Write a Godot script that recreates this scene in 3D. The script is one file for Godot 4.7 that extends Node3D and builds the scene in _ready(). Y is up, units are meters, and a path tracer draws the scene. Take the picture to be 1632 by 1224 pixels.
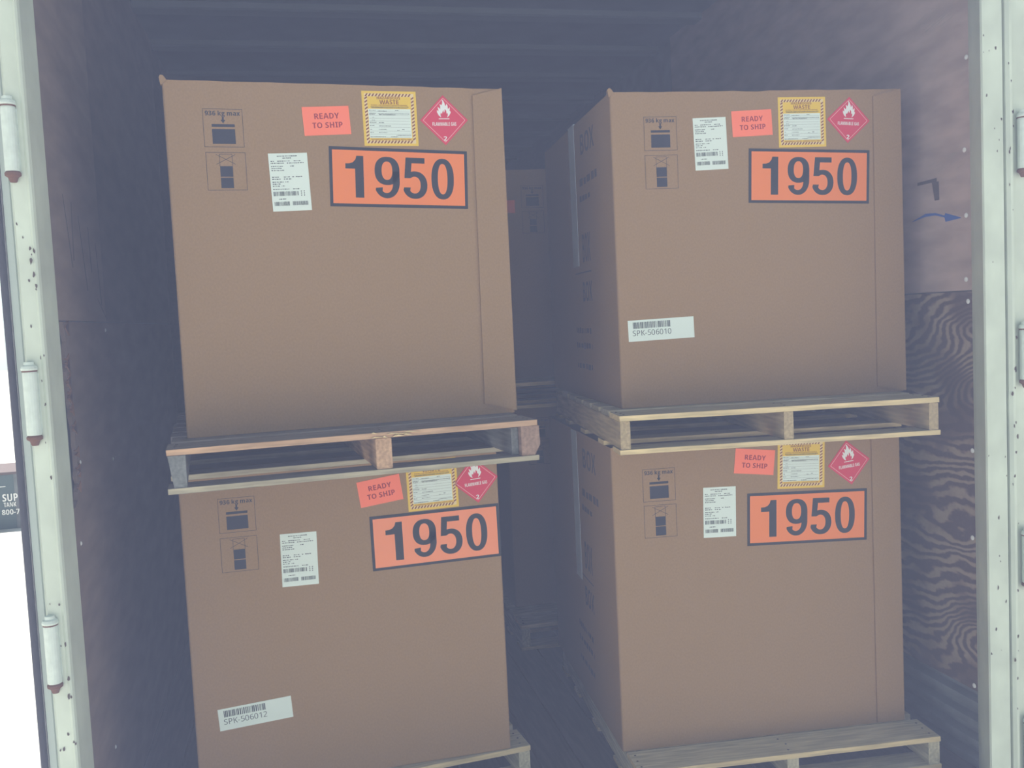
extends Node3D

# Camera and light -------------------------------------------------------------------------------
const SKY_ENERGY := 1.38
const SUN_ENERGY := 3.5
const EXPOSURE := 1.03
const VEIL_DENSITY := 0.072
const VEIL_COLOR := Color(0.76, 0.80, 0.985)

# Trailer (metres; the camera stands at the origin, the rear door plane is at DOOR_Z)
const DOOR_Z := -2.524
const WALL_L := -0.62
const WALL_R := 2.06
const FLOOR_Y := -1.5235
const CEIL_Y := 1.46
const NOSE_Z := -10.6
const GROUND_Y := -2.515
const BOX_W := 0.97
const BOX_H := 0.9891
const BOX_D := 1.0743

var rng := RandomNumberGenerator.new()
var taken := {}
var M := {}
var sans: Font
var bold: Font


func _ready() -> void:
	rng.seed = 1950
	camera_and_light()
	sans = system_font(400)
	bold = system_font(700)
	materials()
	trailer_shell()
	rear_posts()
	outdoors()
	pallets_and_boxes()
	haze()


func camera_and_light() -> void:
	var cam := Camera3D.new()
	cam.name = "camera"
	cam.fov = 43.33
	cam.near = 0.02
	cam.far = 400.0
	cam.transform = Transform3D(Basis(Vector3(0.97488267, -0.04774101, 0.21754214), Vector3(0.06159471, 0.99645226, -0.05734968), Vector3(-0.21403242, 0.06930865, 0.97436463)).orthonormalized(), Vector3.ZERO)
	cam.current = true
	add_child(cam)
	var sm := ProceduralSkyMaterial.new()
	sm.sky_top_color = Color(0.58, 0.64, 0.65)
	sm.sky_horizon_color = Color(0.95, 1.0, 0.975)
	sm.ground_bottom_color = Color(0.74, 0.76, 0.72)
	sm.ground_horizon_color = Color(0.95, 1.0, 0.975)
	sm.sky_curve = 0.16
	var sky := Sky.new()
	sky.sky_material = sm
	var e := Environment.new()
	e.background_mode = Environment.BG_SKY
	e.sky = sky
	e.background_energy_multiplier = SKY_ENERGY
	e.tonemap_mode = Environment.TONE_MAPPER_LINEAR
	e.tonemap_exposure = EXPOSURE
	e.sdfgi_enabled = true
	e.ssao_enabled = true
	e.ssil_enabled = true
	e.volumetric_fog_enabled = true
	e.volumetric_fog_density = 0.0
	var we := WorldEnvironment.new()
	we.name = "world_environment"
	we.environment = e
	add_child(we)
	var sun := DirectionalLight3D.new()
	sun.name = "sun"
	sun.light_energy = SUN_ENERGY
	sun.light_color = Color(1.0, 0.98, 0.93)
	sun.light_angular_distance = 0.6
	sun.shadow_enabled = true
	sun.sky_mode = DirectionalLight3D.SKY_MODE_LIGHT_ONLY
	sun.look_at_from_position(Vector3(-3.6, 12, -3.6), Vector3.ZERO, Vector3.UP)
	add_child(sun)


# Naming, tagging, committing --------------------------------------------------------------------
func numbered(called: String) -> String:
	var n: int = taken.get(called, 0)
	taken[called] = n + 1
	return called if n == 0 else "%s_%03d" % [called, n]


func tag(o: Node3D, label := "", category := "", group := "", kind := "") -> void:
	if label: o.set_meta("label", label)
	if category: o.set_meta("category", category)
	if group: o.set_meta("group", group)
	if kind: o.set_meta("kind", kind)


func base(called: String, where := Vector3.ZERO, turn := 0.0) -> Node3D:
	var o := Node3D.new()
	o.name = numbered(called)
	o.position = where
	o.rotation.y = turn
	add_child(o)
	return o


func put(called: String, mesh: Mesh, parent: Node3D, at := Vector3.ZERO, basis_ := Basis()) -> MeshInstance3D:
	var o := MeshInstance3D.new()
	o.name = numbered(called) if parent == self else called
	o.mesh = mesh
	o.transform = Transform3D(basis_, at)
	if parent != self:
		var n := 0
		while parent.has_node(NodePath(String(o.name))):
			n += 1
			o.name = "%s_%03d" % [called, n]
	parent.add_child(o)
	return o


# Geometry ---------------------------------------------------------------------------------------
func surface() -> SurfaceTool:
	var st := SurfaceTool.new()
	st.begin(Mesh.PRIMITIVE_TRIANGLES)
	return st


func done(st: SurfaceTool, m: Material, into: ArrayMesh = null) -> ArrayMesh:
	st.set_material(m)
	return st.commit(into) if into else st.commit()


func tri(st: SurfaceTool, a: Vector3, b: Vector3, c: Vector3, n: Vector3) -> void:
	# a, b, c counter-clockwise seen from the front
	for p in [a, c, b]:
		st.set_normal(n)
		st.set_uv(Vector2(p.x, p.y))
		st.add_vertex(p)


func quad(st: SurfaceTool, a: Vector3, b: Vector3, c: Vector3, d: Vector3) -> void:
	var n := (b - a).cross(d - a)
	if n.length() < 1e-12:
		n = (c - b).cross(d - c)
	n = n.normalized()
	tri(st, a, b, c, n)
	tri(st, a, c, d, n)


func quad_uv(st: SurfaceTool, a: Vector3, b: Vector3, c: Vector3, d: Vector3) -> void:
	var n := (b - a).cross(d - a).normalized()
	var uv := [Vector2(0, 1), Vector2(1, 1), Vector2(1, 0), Vector2(0, 0)]
	var p := [a, b, c, d]
	for i in [0, 2, 1, 0, 3, 2]:
		st.set_normal(n)
		st.set_uv(uv[i])
		st.add_vertex(p[i])


func block(st: SurfaceTool, lo: Vector3, hi: Vector3) -> void:
	var v := func(x, y, z): return Vector3(hi.x if x else lo.x, hi.y if y else lo.y, hi.z if z else lo.z)
	quad(st, v.call(0, 0, 1), v.call(1, 0, 1), v.call(1, 1, 1), v.call(0, 1, 1))
	quad(st, v.call(1, 0, 0), v.call(0, 0, 0), v.call(0, 1, 0), v.call(1, 1, 0))
	quad(st, v.call(1, 0, 1), v.call(1, 0, 0), v.call(1, 1, 0), v.call(1, 1, 1))
	quad(st, v.call(0, 0, 0), v.call(0, 0, 1), v.call(0, 1, 1), v.call(0, 1, 0))
	quad(st, v.call(0, 1, 1), v.call(1, 1, 1), v.call(1, 1, 0), v.call(0, 1, 0))
	quad(st, v.call(0, 0, 0), v.call(1, 0, 0), v.call(1, 0, 1), v.call(0, 0, 1))


# A bar whose long edges are chamfered; axis 0 runs along x, 1 along y, 2 along z.
func bar(st: SurfaceTool, lo: Vector3, hi: Vector3, ch: float, axis := 0) -> void:
	var a1 := (axis + 1) % 3
	var a2 := (axis + 2) % 3
	var ring := []
	for q in [[0, 0, 1, 0], [1, 0, -1, 0], [1, 0, 0, 1], [1, 1, 0, -1], [1, 1, -1, 0], [0, 1, 1, 0], [0, 1, 0, -1], [0, 0, 0, 1]]:
		ring.append(Vector2((hi[a1] if q[0] else lo[a1]) + q[2] * ch, (hi[a2] if q[1] else lo[a2]) + q[3] * ch))
	prism(st, ring, lo[axis], hi[axis], axis)


# Extrudes a ring of points (in the plane across AXIS, counter-clockwise) from s0 to s1.
func prism(st: SurfaceTool, ring: Array, s0: float, s1: float, axis: int) -> void:
	var at := func(q: Vector2, s: float) -> Vector3:
		var p := Vector3.ZERO
		p[axis] = s
		p[(axis + 1) % 3] = q.x
		p[(axis + 2) % 3] = q.y
		return p
	var n := ring.size()
	for i in n:
		var p: Vector2 = ring[i]
		var q: Vector2 = ring[(i + 1) % n]
		quad(st, at.call(p, s0), at.call(q, s0), at.call(q, s1), at.call(p, s1))
	var flat := PackedVector2Array(ring)
	var ids := Geometry2D.triangulate_polygon(flat)
	var up := Vector3.ZERO
	up[axis] = 1.0
	for i in range(0, ids.size(), 3):
		var a: Vector2 = flat[ids[i]]
		var b: Vector2 = flat[ids[i + 1]]
		var c: Vector2 = flat[ids[i + 2]]
		if (b - a).cross(c - a) < 0:
			var t := b
			b = c
			c = t
		tri(st, at.call(a, s1), at.call(b, s1), at.call(c, s1), up)
		tri(st, at.call(a, s0), at.call(c, s0), at.call(b, s0), -up)


func rect(st: SurfaceTool, x0: float, y0: float, x1: float, y1: float, z: float) -> void:
	quad(st, Vector3(x0, y0, z), Vector3(x1, y0, z), Vector3(x1, y1, z), Vector3(x0, y1, z))


func frame(st: SurfaceTool, x0: float, y0: float, x1: float, y1: float, t: float, z: float) -> void:
	rect(st, x0, y0, x1, y0 + t, z)
	rect(st, x0, y1 - t, x1, y1, z)
	rect(st, x0, y0 + t, x0 + t, y1 - t, z)
	rect(st, x1 - t, y0 + t, x1, y1 - t, z)


func stroke(st: SurfaceTool, a: Vector2, b: Vector2, t: float, z: float) -> void:
	var n := (b - a).normalized().orthogonal() * t * 0.5
	var p := [a + n, a - n, b - n, b + n]
	if (p[1] - p[0]).cross(p[2] - p[0]) < 0:
		p.reverse()
	quad(st, Vector3(p[0].x, p[0].y, z), Vector3(p[1].x, p[1].y, z), Vector3(p[2].x, p[2].y, z), Vector3(p[3].x, p[3].y, z))


func polygon(st: SurfaceTool, pts: Array, z: float) -> void:
	var flat := PackedVector2Array(pts)
	var ids := Geometry2D.triangulate_polygon(flat)
	for i in range(0, ids.size(), 3):
		var a: Vector2 = flat[ids[i]]
		var b: Vector2 = flat[ids[i + 1]]
		var c: Vector2 = flat[ids[i + 2]]
		if (b - a).cross(c - a) < 0:
			var t := b
			b = c
			c = t
		tri(st, Vector3(a.x, a.y, z), Vector3(b.x, b.y, z), Vector3(c.x, c.y, z), Vector3.BACK)


func system_font(weight: int) -> Font:
	var f := SystemFont.new()
	f.font_names = PackedStringArray(["Droid Sans"])
	f.font_weight = weight
	return f


# Lettering fitted to the rectangle x0..x1, y0..y1 at height z, facing +z.
func write(st: SurfaceTool, text: String, font: Font, x0: float, y0: float, x1: float, y1: float, z: float) -> void:
	var tm := TextMesh.new()
	tm.text = text
	tm.font = font
	tm.font_size = 48
	tm.pixel_size = 0.01
	tm.depth = 0.0
	tm.curve_step = 1.5
	var b := tm.get_aabb()
	if b.size.x <= 0.0:
		return
	var k := Vector3((x1 - x0) / b.size.x, (y1 - y0) / b.size.y, 1.0)
	var at := Transform3D(Basis.from_scale(k), Vector3(x0 - b.position.x * k.x, y0 - b.position.y * k.y, z))
	var arr := tm.surface_get_arrays(0)
	var v: PackedVector3Array = arr[Mesh.ARRAY_VERTEX]
	for i in (arr[Mesh.ARRAY_INDEX] if arr[Mesh.ARRAY_INDEX] != null else range(v.size())):
		var p := at * v[i]
		st.set_normal(Vector3.BACK)
		st.set_uv(Vector2(p.x, p.y))
		st.add_vertex(p)


# Illegible small print: a row of short dashes between x0 and x1.
func small_print(st: SurfaceTool, x0: float, x1: float, y: float, h: float, z: float, r: RandomNumberGenerator) -> void:
	var x := x0
	while x < x1:
		var w := minf(r.randf_range(0.5, 2.0) * h, x1 - x)
		rect(st, x, y - h * r.randf_range(0.34, 0.5), x + w, y + h * r.randf_range(0.3, 0.5), z)
		x += w + h * r.randf_range(0.25, 0.8)


func bars(st: SurfaceTool, x0: float, x1: float, y0: float, y1: float, unit: float, z: float, r: RandomNumberGenerator) -> void:
	var x := x0
	while x < x1 - unit:
		var w := unit * r.randi_range(1, 3)
		rect(st, x, y0, minf(x + w, x1), y1, z)
		x += w + unit * r.randi_range(1, 2)


# A turned shape round the y axis: profile of (radius, height).
func lathe(st: SurfaceTool, profile: Array, n := 16, o := Vector3.ZERO) -> void:
	for i in profile.size() - 1:
		var p: Vector2 = profile[i]
		var q: Vector2 = profile[i + 1]
		for k in n:
			var a := TAU * k / n
			var b := TAU * (k + 1) / n
			var A := Vector3(cos(a) * p.x, p.y, -sin(a) * p.x)
			var B := Vector3(cos(b) * p.x, p.y, -sin(b) * p.x)
			var C := Vector3(cos(b) * q.x, q.y, -sin(b) * q.x)
			var D := Vector3(cos(a) * q.x, q.y, -sin(a) * q.x)
			quad(st, o + A, o + B, o + C, o + D)


# Materials --------------------------------------------------------------------------------------
func noise_map(freq: float, seed_: int, lo: float, hi: float, octaves := 4, size := 512) -> NoiseTexture2D:
	var n := FastNoiseLite.new()
	n.noise_type = FastNoiseLite.TYPE_SIMPLEX_SMOOTH
	n.frequency = freq
	n.seed = seed_
	n.fractal_octaves = octaves
	var g := Gradient.new()
	g.set_color(0, Color(lo, lo, lo))
	g.set_color(1, Color(hi, hi, hi))
	var t := NoiseTexture2D.new()
	t.width = size
	t.height = size
	t.seamless = true
	t.noise = n
	t.color_ramp = g
	return t


func plain(r: float, g: float, b: float, rough := 0.85, spec := 0.3) -> StandardMaterial3D:
	var m := StandardMaterial3D.new()
	m.albedo_color = Color(r, g, b).linear_to_srgb()
	m.roughness = rough
	m.metallic_specular = spec
	return m


func mapped(m: StandardMaterial3D, t: Texture2D, scale_: Vector3, offset := Vector3.ZERO) -> StandardMaterial3D:
	m.albedo_texture = t
	m.uv1_triplanar = true
	m.uv1_scale = scale_
	m.uv1_offset = offset
	return m


func materials() -> void:
	var fibre := noise_map(0.09, 3, 0.92, 1.0, 4)
	var grain := noise_map(0.02, 7, 0.74, 1.0, 5)
	var worn := noise_map(0.012, 11, 0.80, 1.0, 4)
	M.kraft = mapped(plain(0.35, 0.220, 0.113, 0.9, 0.2), fibre, Vector3(3.1, 2.3, 3.1))
	M.kraft_inner = plain(0.24, 0.155, 0.085, 0.95, 0.1)
	M.ink = plain(0.030, 0.032, 0.045, 0.7, 0.3)
	M.faint_ink = plain(0.105, 0.08, 0.075, 0.8, 0.2)
	M.black = plain(0.012, 0.012, 0.016, 0.45, 0.4)
	M.text = plain(0.07, 0.08, 0.08, 0.7, 0.3)
	M.paper = plain(0.72, 0.80, 0.74, 0.65, 0.4)
	M.orange = plain(0.84, 0.21, 0.038, 0.42, 0.4)
	M.orange_wrinkled = plain(0.86, 0.215, 0.055, 0.18, 0.6)
	var wr := noise_map(0.02, 5, 0.0, 1.0, 3)
	M.orange_wrinkled.uv1_triplanar = true
	M.orange_wrinkled.uv1_scale = Vector3(4, 4, 4)
	M.orange_wrinkled.heightmap_enabled = false
	M.ready = plain(1.0, 0.225, 0.125, 0.7, 0.2)
	M.ready_text = plain(0.34, 0.028, 0.035, 0.7, 0.2)
	M.yellow = plain(0.80, 0.53, 0.055, 0.6, 0.3)
	M.cream = plain(0.78, 0.60, 0.33, 0.6, 0.3)
	M.brown = plain(0.25, 0.075, 0.035, 0.6, 0.3)
	M.red = plain(0.66, 0.035, 0.075, 0.5, 0.35)
	M.pink = plain(0.82, 0.42, 0.42, 0.5, 0.35)
	M.white = plain(0.80, 0.80, 0.78, 0.5, 0.35)
	M.tape = plain(0.58, 0.63, 0.68, 0.35, 0.5)
	# wood; the grain runs along the board
	for w in [["pine", 0.56, 0.43, 0.255], ["pine_edge", 0.86, 0.67, 0.37], ["grey", 0.27, 0.235, 0.20], ["tan", 0.66, 0.42, 0.26], ["pale", 0.50, 0.44, 0.31], ["straw", 0.72, 0.64, 0.44], ["rose", 0.40, 0.265, 0.20], ["blue_grey", 0.24, 0.25, 0.24]]:
		M[w[0] + "_x"] = mapped(plain(w[1], w[2], w[3], 0.85, 0.25), grain, Vector3(0.5, 6.0, 6.0), Vector3(0.3, 0.1, 0.7))
		M[w[0] + "_z"] = mapped(plain(w[1], w[2], w[3], 0.85, 0.25), grain, Vector3(6.0, 6.0, 0.5), Vector3(0.6, 0.2, 0.1))
	# trailer
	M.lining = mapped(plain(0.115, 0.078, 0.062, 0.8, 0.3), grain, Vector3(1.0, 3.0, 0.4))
	M.lining_upper = mapped(plain(0.50, 0.375, 0.335, 0.75, 0.3), worn, Vector3(0.6, 1.6, 0.5))  # paler plywood, with flare brightness also put into the colour
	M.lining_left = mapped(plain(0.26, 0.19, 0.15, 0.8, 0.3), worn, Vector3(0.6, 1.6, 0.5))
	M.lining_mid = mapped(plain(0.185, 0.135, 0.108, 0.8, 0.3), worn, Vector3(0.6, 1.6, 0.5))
	M.torn = plain(0.30, 0.17, 0.11, 0.95, 0.1)
	M.steel_inside = mapped(plain(0.19, 0.21, 0.22, 0.55, 0.4), worn, Vector3(1, 1, 1))
	M.roof = mapped(plain(0.085, 0.11, 0.115, 0.6, 0.4), worn, Vector3(0.5, 0.5, 0.5))
	M.bow = plain(0.10, 0.125, 0.13, 0.6, 0.4)
	M.floor_wood = mapped(plain(0.085, 0.07, 0.055, 0.9, 0.2), grain, Vector3(5, 5, 0.4))
	M.outside_skin = plain(0.7, 0.7, 0.68, 0.5, 0.4)
	M.screw = plain(0.75, 0.76, 0.74, 0.4, 0.5)
	M.blue_paint = plain(0.02, 0.09, 0.36, 0.6, 0.3)
	M.scratch = plain(0.33, 0.28, 0.24, 0.9, 0.1)
	M.post = mapped(plain(0.60, 0.665, 0.55, 0.45, 0.45), noise_map(0.01, 23, 0.88, 1.0, 5), Vector3(1.2, 0.8, 1.2))
	M.post_shade = plain(0.40, 0.46, 0.42, 0.5, 0.4)  # darker copy of the post paint, recess shade put into the colour
	M.rust = mapped(plain(0.17, 0.085, 0.05, 0.95, 0.1), fibre, Vector3(9, 9, 9))
	M.chip = plain(0.10, 0.075, 0.06, 0.9, 0.1)
	M.rubber = plain(0.05, 0.05, 0.06, 0.6, 0.3)
	M.hinge = mapped(plain(0.66, 0.74, 0.66, 0.4, 0.45), noise_map(0.015, 29, 0.9, 1.0, 4), Vector3(4, 4, 4))
	M.concrete = mapped(plain(0.66, 0.655, 0.63, 0.9, 0.2), worn, Vector3(0.3, 0.3, 0.3))
	M.tank = plain(0.09, 0.13, 0.14, 0.5, 0.4)
	M.tank_rim = plain(0.14, 0.11, 0.11, 0.6, 0.3)


# The rotary-cut plywood face: pale growth bands that run roughly level and fold into arches.
func plywood_face() -> StandardMaterial3D:
	var w := 400
	var h := 800
	var im := Image.create(w, h, false, Image.FORMAT_RGB8)
	var n := FastNoiseLite.new()
	n.seed = 41
	n.frequency = 1.0
	n.fractal_octaves = 3
	var arches := [[0.97, 0.085, 0.11, 0.040, 3.2], [0.965, 0.235, 0.13, 0.060, 5.2], [0.78, 0.335, 0.16, 0.035, -1.3], [0.97, 0.865, 0.13, 0.075, 5.6], [0.80, 0.80, 0.14, 0.045, -1.4], [0.70, 0.55, 0.22, 0.05, 1.2], [0.88, 0.62, 0.10, 0.035, -1.3], [0.86, 0.48, 0.12, 0.03, 0.9], [0.45, 0.30, 0.25, 0.08, 2.5], [0.30, 0.75, 0.25, 0.08, -2.5]]
	for y in h:
		for x in w:
			var u := float(x) / w
			var v := float(y) / h
			var f := v * 33.0 + (u - 0.9) * (13.0 * exp(-pow((v - 0.13) / 0.13, 2.0)) + 1.5) + n.get_noise_2d(u * 1.7, v * 4.0) * 1.3 + n.get_noise_2d(u * 10.0 + 7.0, v * 24.0) * 0.40
			for a in arches:
				f += a[4] * exp(-pow((u - a[0]) / a[2], 2.0) - pow((v - a[1]) / a[3], 2.0))
			var s := fposmod(f, 1.0)
			var band := smoothstep(0.28, 0.55, s) * (1.0 - smoothstep(0.78, 0.98, s))
			var fuzz := n.get_noise_2d(u * 60.0, v * 60.0 + 11.0) * 0.35
			var rub := clampf(n.get_noise_2d(u * 3.0 + 3.0, v * 4.0 + 5.0) * 2.0 + 0.75, 0.15, 1.0)
			var k := clampf((band + fuzz * 0.5) * rub, 0.0, 1.0)
			im.set_pixel(x, y, Color(lerpf(0.085, 0.31, k), lerpf(0.052, 0.24, k), lerpf(0.044, 0.175, k)).linear_to_srgb())
	var m := StandardMaterial3D.new()
	m.albedo_texture = ImageTexture.create_from_image(im)
	m.roughness = 0.8
	m.metallic_specular = 0.3
	return m


# The trailer ------------------------------------------------------------------------------------
func trailer_shell() -> void:
	# floor of lengthwise planks on a slab
	var st := surface()
	block(st, Vector3(WALL_L - 0.04, FLOOR_Y - 0.12, NOSE_Z - 0.05), Vector3(WALL_R + 0.09, FLOOR_Y - 0.03, DOOR_Z - 0.03))
	var fl := put("floor", done(st, M.floor_wood), self)
	tag(fl, "dark worn plank floor of the cargo trailer between the pallets", "", "", "structure")
	var n := 20
	var pw := (WALL_R - WALL_L) / n
	for i in n:
		st = surface()
		bar(st, Vector3(-pw * 0.5 + 0.0015, -0.03, NOSE_Z), Vector3(pw * 0.5 - 0.0015, 0.0, DOOR_Z - 0.03), 0.003, 2)
		put("plank", done(st, M.floor_wood), fl, Vector3(WALL_L + pw * (i + 0.5), FLOOR_Y, 0))
	st = surface()
	block(st, Vector3(-0.72, FLOOR_Y - 0.14, DOOR_Z - 0.03), Vector3(2.2, FLOOR_Y - 0.005, DOOR_Z + 0.02))
	tag(put("trim_3", done(st, M.post), self), "painted steel sill across the rear edge of the trailer floor", "", "", "structure")
	# ceiling with roof bows
	st = surface()
	block(st, Vector3(WALL_L - 0.04, CEIL_Y, NOSE_Z - 0.05), Vector3(WALL_R + 0.09, CEIL_Y + 0.05, DOOR_Z + 0.0))
	var ce := put("ceiling", done(st, M.roof), self)
	tag(ce, "dark sheet metal trailer roof crossed by shallow roof bows", "", "", "structure")
	for k in 13:
		st = surface()
		prism(st, [Vector2(-0.026, -0.055), Vector2(0.0, -0.055), Vector2(0.0, 0.055), Vector2(-0.026, 0.055), Vector2(-0.032, 0.04), Vector2(-0.032, -0.04)], WALL_L + 0.002, WALL_R - 0.002, 0)
		put("roof_bow", done(st, M.bow), ce, Vector3(0, CEIL_Y, -2.86 - 0.59 * k))
	# nose wall
	st = surface()
	block(st, Vector3(WALL_L - 0.04, FLOOR_Y, NOSE_Z - 0.06), Vector3(WALL_R + 0.09, CEIL_Y, NOSE_Z))
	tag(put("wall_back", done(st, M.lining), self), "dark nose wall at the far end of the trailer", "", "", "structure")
	# header above the door opening
	st = surface()
	block(st, Vector3(-0.72, CEIL_Y - 0.10, DOOR_Z - 0.03), Vector3(2.2, CEIL_Y + 0.06, DOOR_Z + 0.02))
	tag(put("trim_4", done(st, M.post), self), "painted steel header above the rear door opening", "", "", "structure")
	wall_left()
	wall_right()


func wall_left() -> void:
	var st := surface()
	block(st, Vector3(WALL_L - 0.044, FLOOR_Y - 0.1, NOSE_Z - 0.05), Vector3(WALL_L - 0.026, CEIL_Y + 0.05, DOOR_Z - 0.02))
	var w := put("wall_left", done(st, M.steel_inside), self)
	tag(w, "left trailer wall lined with scuffed brown plywood, torn along its front edge", "", "", "structure")
	# lower lining: a sheet with a torn front edge
	var r := RandomNumberGenerator.new()
	r.seed = 77
	var edge := [Vector2(FLOOR_Y, -2.60), Vector2(-0.47, -2.60), Vector2(-0.465, -2.83)]
	var y := -0.45
	while y < 0.03:
		edge.append(Vector2(y, -2.874 - 0.018 * sin(y * 14.0) - r.randf_range(-0.012, 0.012)))
		y += 0.021
	edge.append(Vector2(0.045, -2.85))
	var ring := [] # prism across x takes (y, z)
	for p in edge: ring.append(p)
	ring.append(Vector2(0.045, -5.2))
	ring.append(Vector2(FLOOR_Y, -5.2))
	st = surface()
	prism(st, flipped(ring), WALL_L - 0.014, WALL_L - 0.002, 0)
	var lo := put("plywood_panel", done(st, M.lining_left), w)
	lo.set_meta("label", "lower plywood sheet with a torn front edge")
	# splinters along the tear
	st = surface()
	for i in 26:
		var yy := r.randf_range(-0.44, 0.03)
		var zz := -2.874 - 0.018 * sin(yy * 14.0)
		var t := r.randf_range(0.008, 0.02)
		prism(st, flipped([Vector2(yy - t, zz - 0.03), Vector2(yy + t * 0.2, zz + r.randf_range(0.0, 0.012)), Vector2(yy + t, zz - 0.03)]), WALL_L - 0.006, WALL_L + 0.0005, 0)
	var sp := put("splinters", done(st, M.torn), w)
	sp.set_meta("kind", "stuff")
	# upper sheet, standing proud of the lower one, and the sheets further in
	st = surface()
	bar(st, Vector3(WALL_L - 0.012, 0.048, -3.42), Vector3(WALL_L + 0.009, CEIL_Y, -2.58), 0.002, 1)
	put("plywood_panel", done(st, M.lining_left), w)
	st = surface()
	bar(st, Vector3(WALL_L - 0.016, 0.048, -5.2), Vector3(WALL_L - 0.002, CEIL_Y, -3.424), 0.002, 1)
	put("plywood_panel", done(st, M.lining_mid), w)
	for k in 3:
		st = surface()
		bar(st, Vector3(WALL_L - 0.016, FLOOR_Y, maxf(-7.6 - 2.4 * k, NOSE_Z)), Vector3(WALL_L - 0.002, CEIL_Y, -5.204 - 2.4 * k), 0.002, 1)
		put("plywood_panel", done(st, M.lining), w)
	for p in [Vector2(-0.408, -3.412), Vector2(-0.353, -2.93), Vector2(-0.572, -2.86), Vector2(-1.261, -3.101), Vector2(0.02, -3.45)]:
		screw(w, Vector3(WALL_L - 0.002, p.x, p.y), 1.0, 0.006)
	# dark drag marks on the upper sheet
	st = surface()
	for s in [[0.40, -2.92, 0.20, -2.98], [0.39, -3.02, 0.22, -3.0], [0.36, -3.1, 0.14, -3.16], [0.34, -3.23, 0.20, -3.24], [0.30, -3.33, 0.1, -3.36], [0.12, -3.3, 0.06, -3.42]]:
		var x := WALL_L + 0.0095
		quad(st, Vector3(x, s[2], s[3] - 0.006), Vector3(x, s[2], s[3] + 0.006), Vector3(x, s[0], s[1] + 0.004), Vector3(x, s[0], s[1] - 0.004))
	put("scuff_marks", done(st, M.chip), w)


func flipped(ring: Array) -> Array:
	var flat := PackedVector2Array(ring)
	if Geometry2D.is_polygon_clockwise(flat):
		flat.reverse()
	return Array(flat)


func screw(parent: Node3D, at: Vector3, side: float, r := 0.008) -> void:
	var st := surface()
	lathe(st, [Vector2(r, -0.002), Vector2(r, 0.001), Vector2(r * 0.6, 0.003), Vector2(0.0, 0.0034)], 10)
	put("screw_head", done(st, M.screw), parent, at, Basis(Vector3.BACK, -side * PI / 2))


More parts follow.
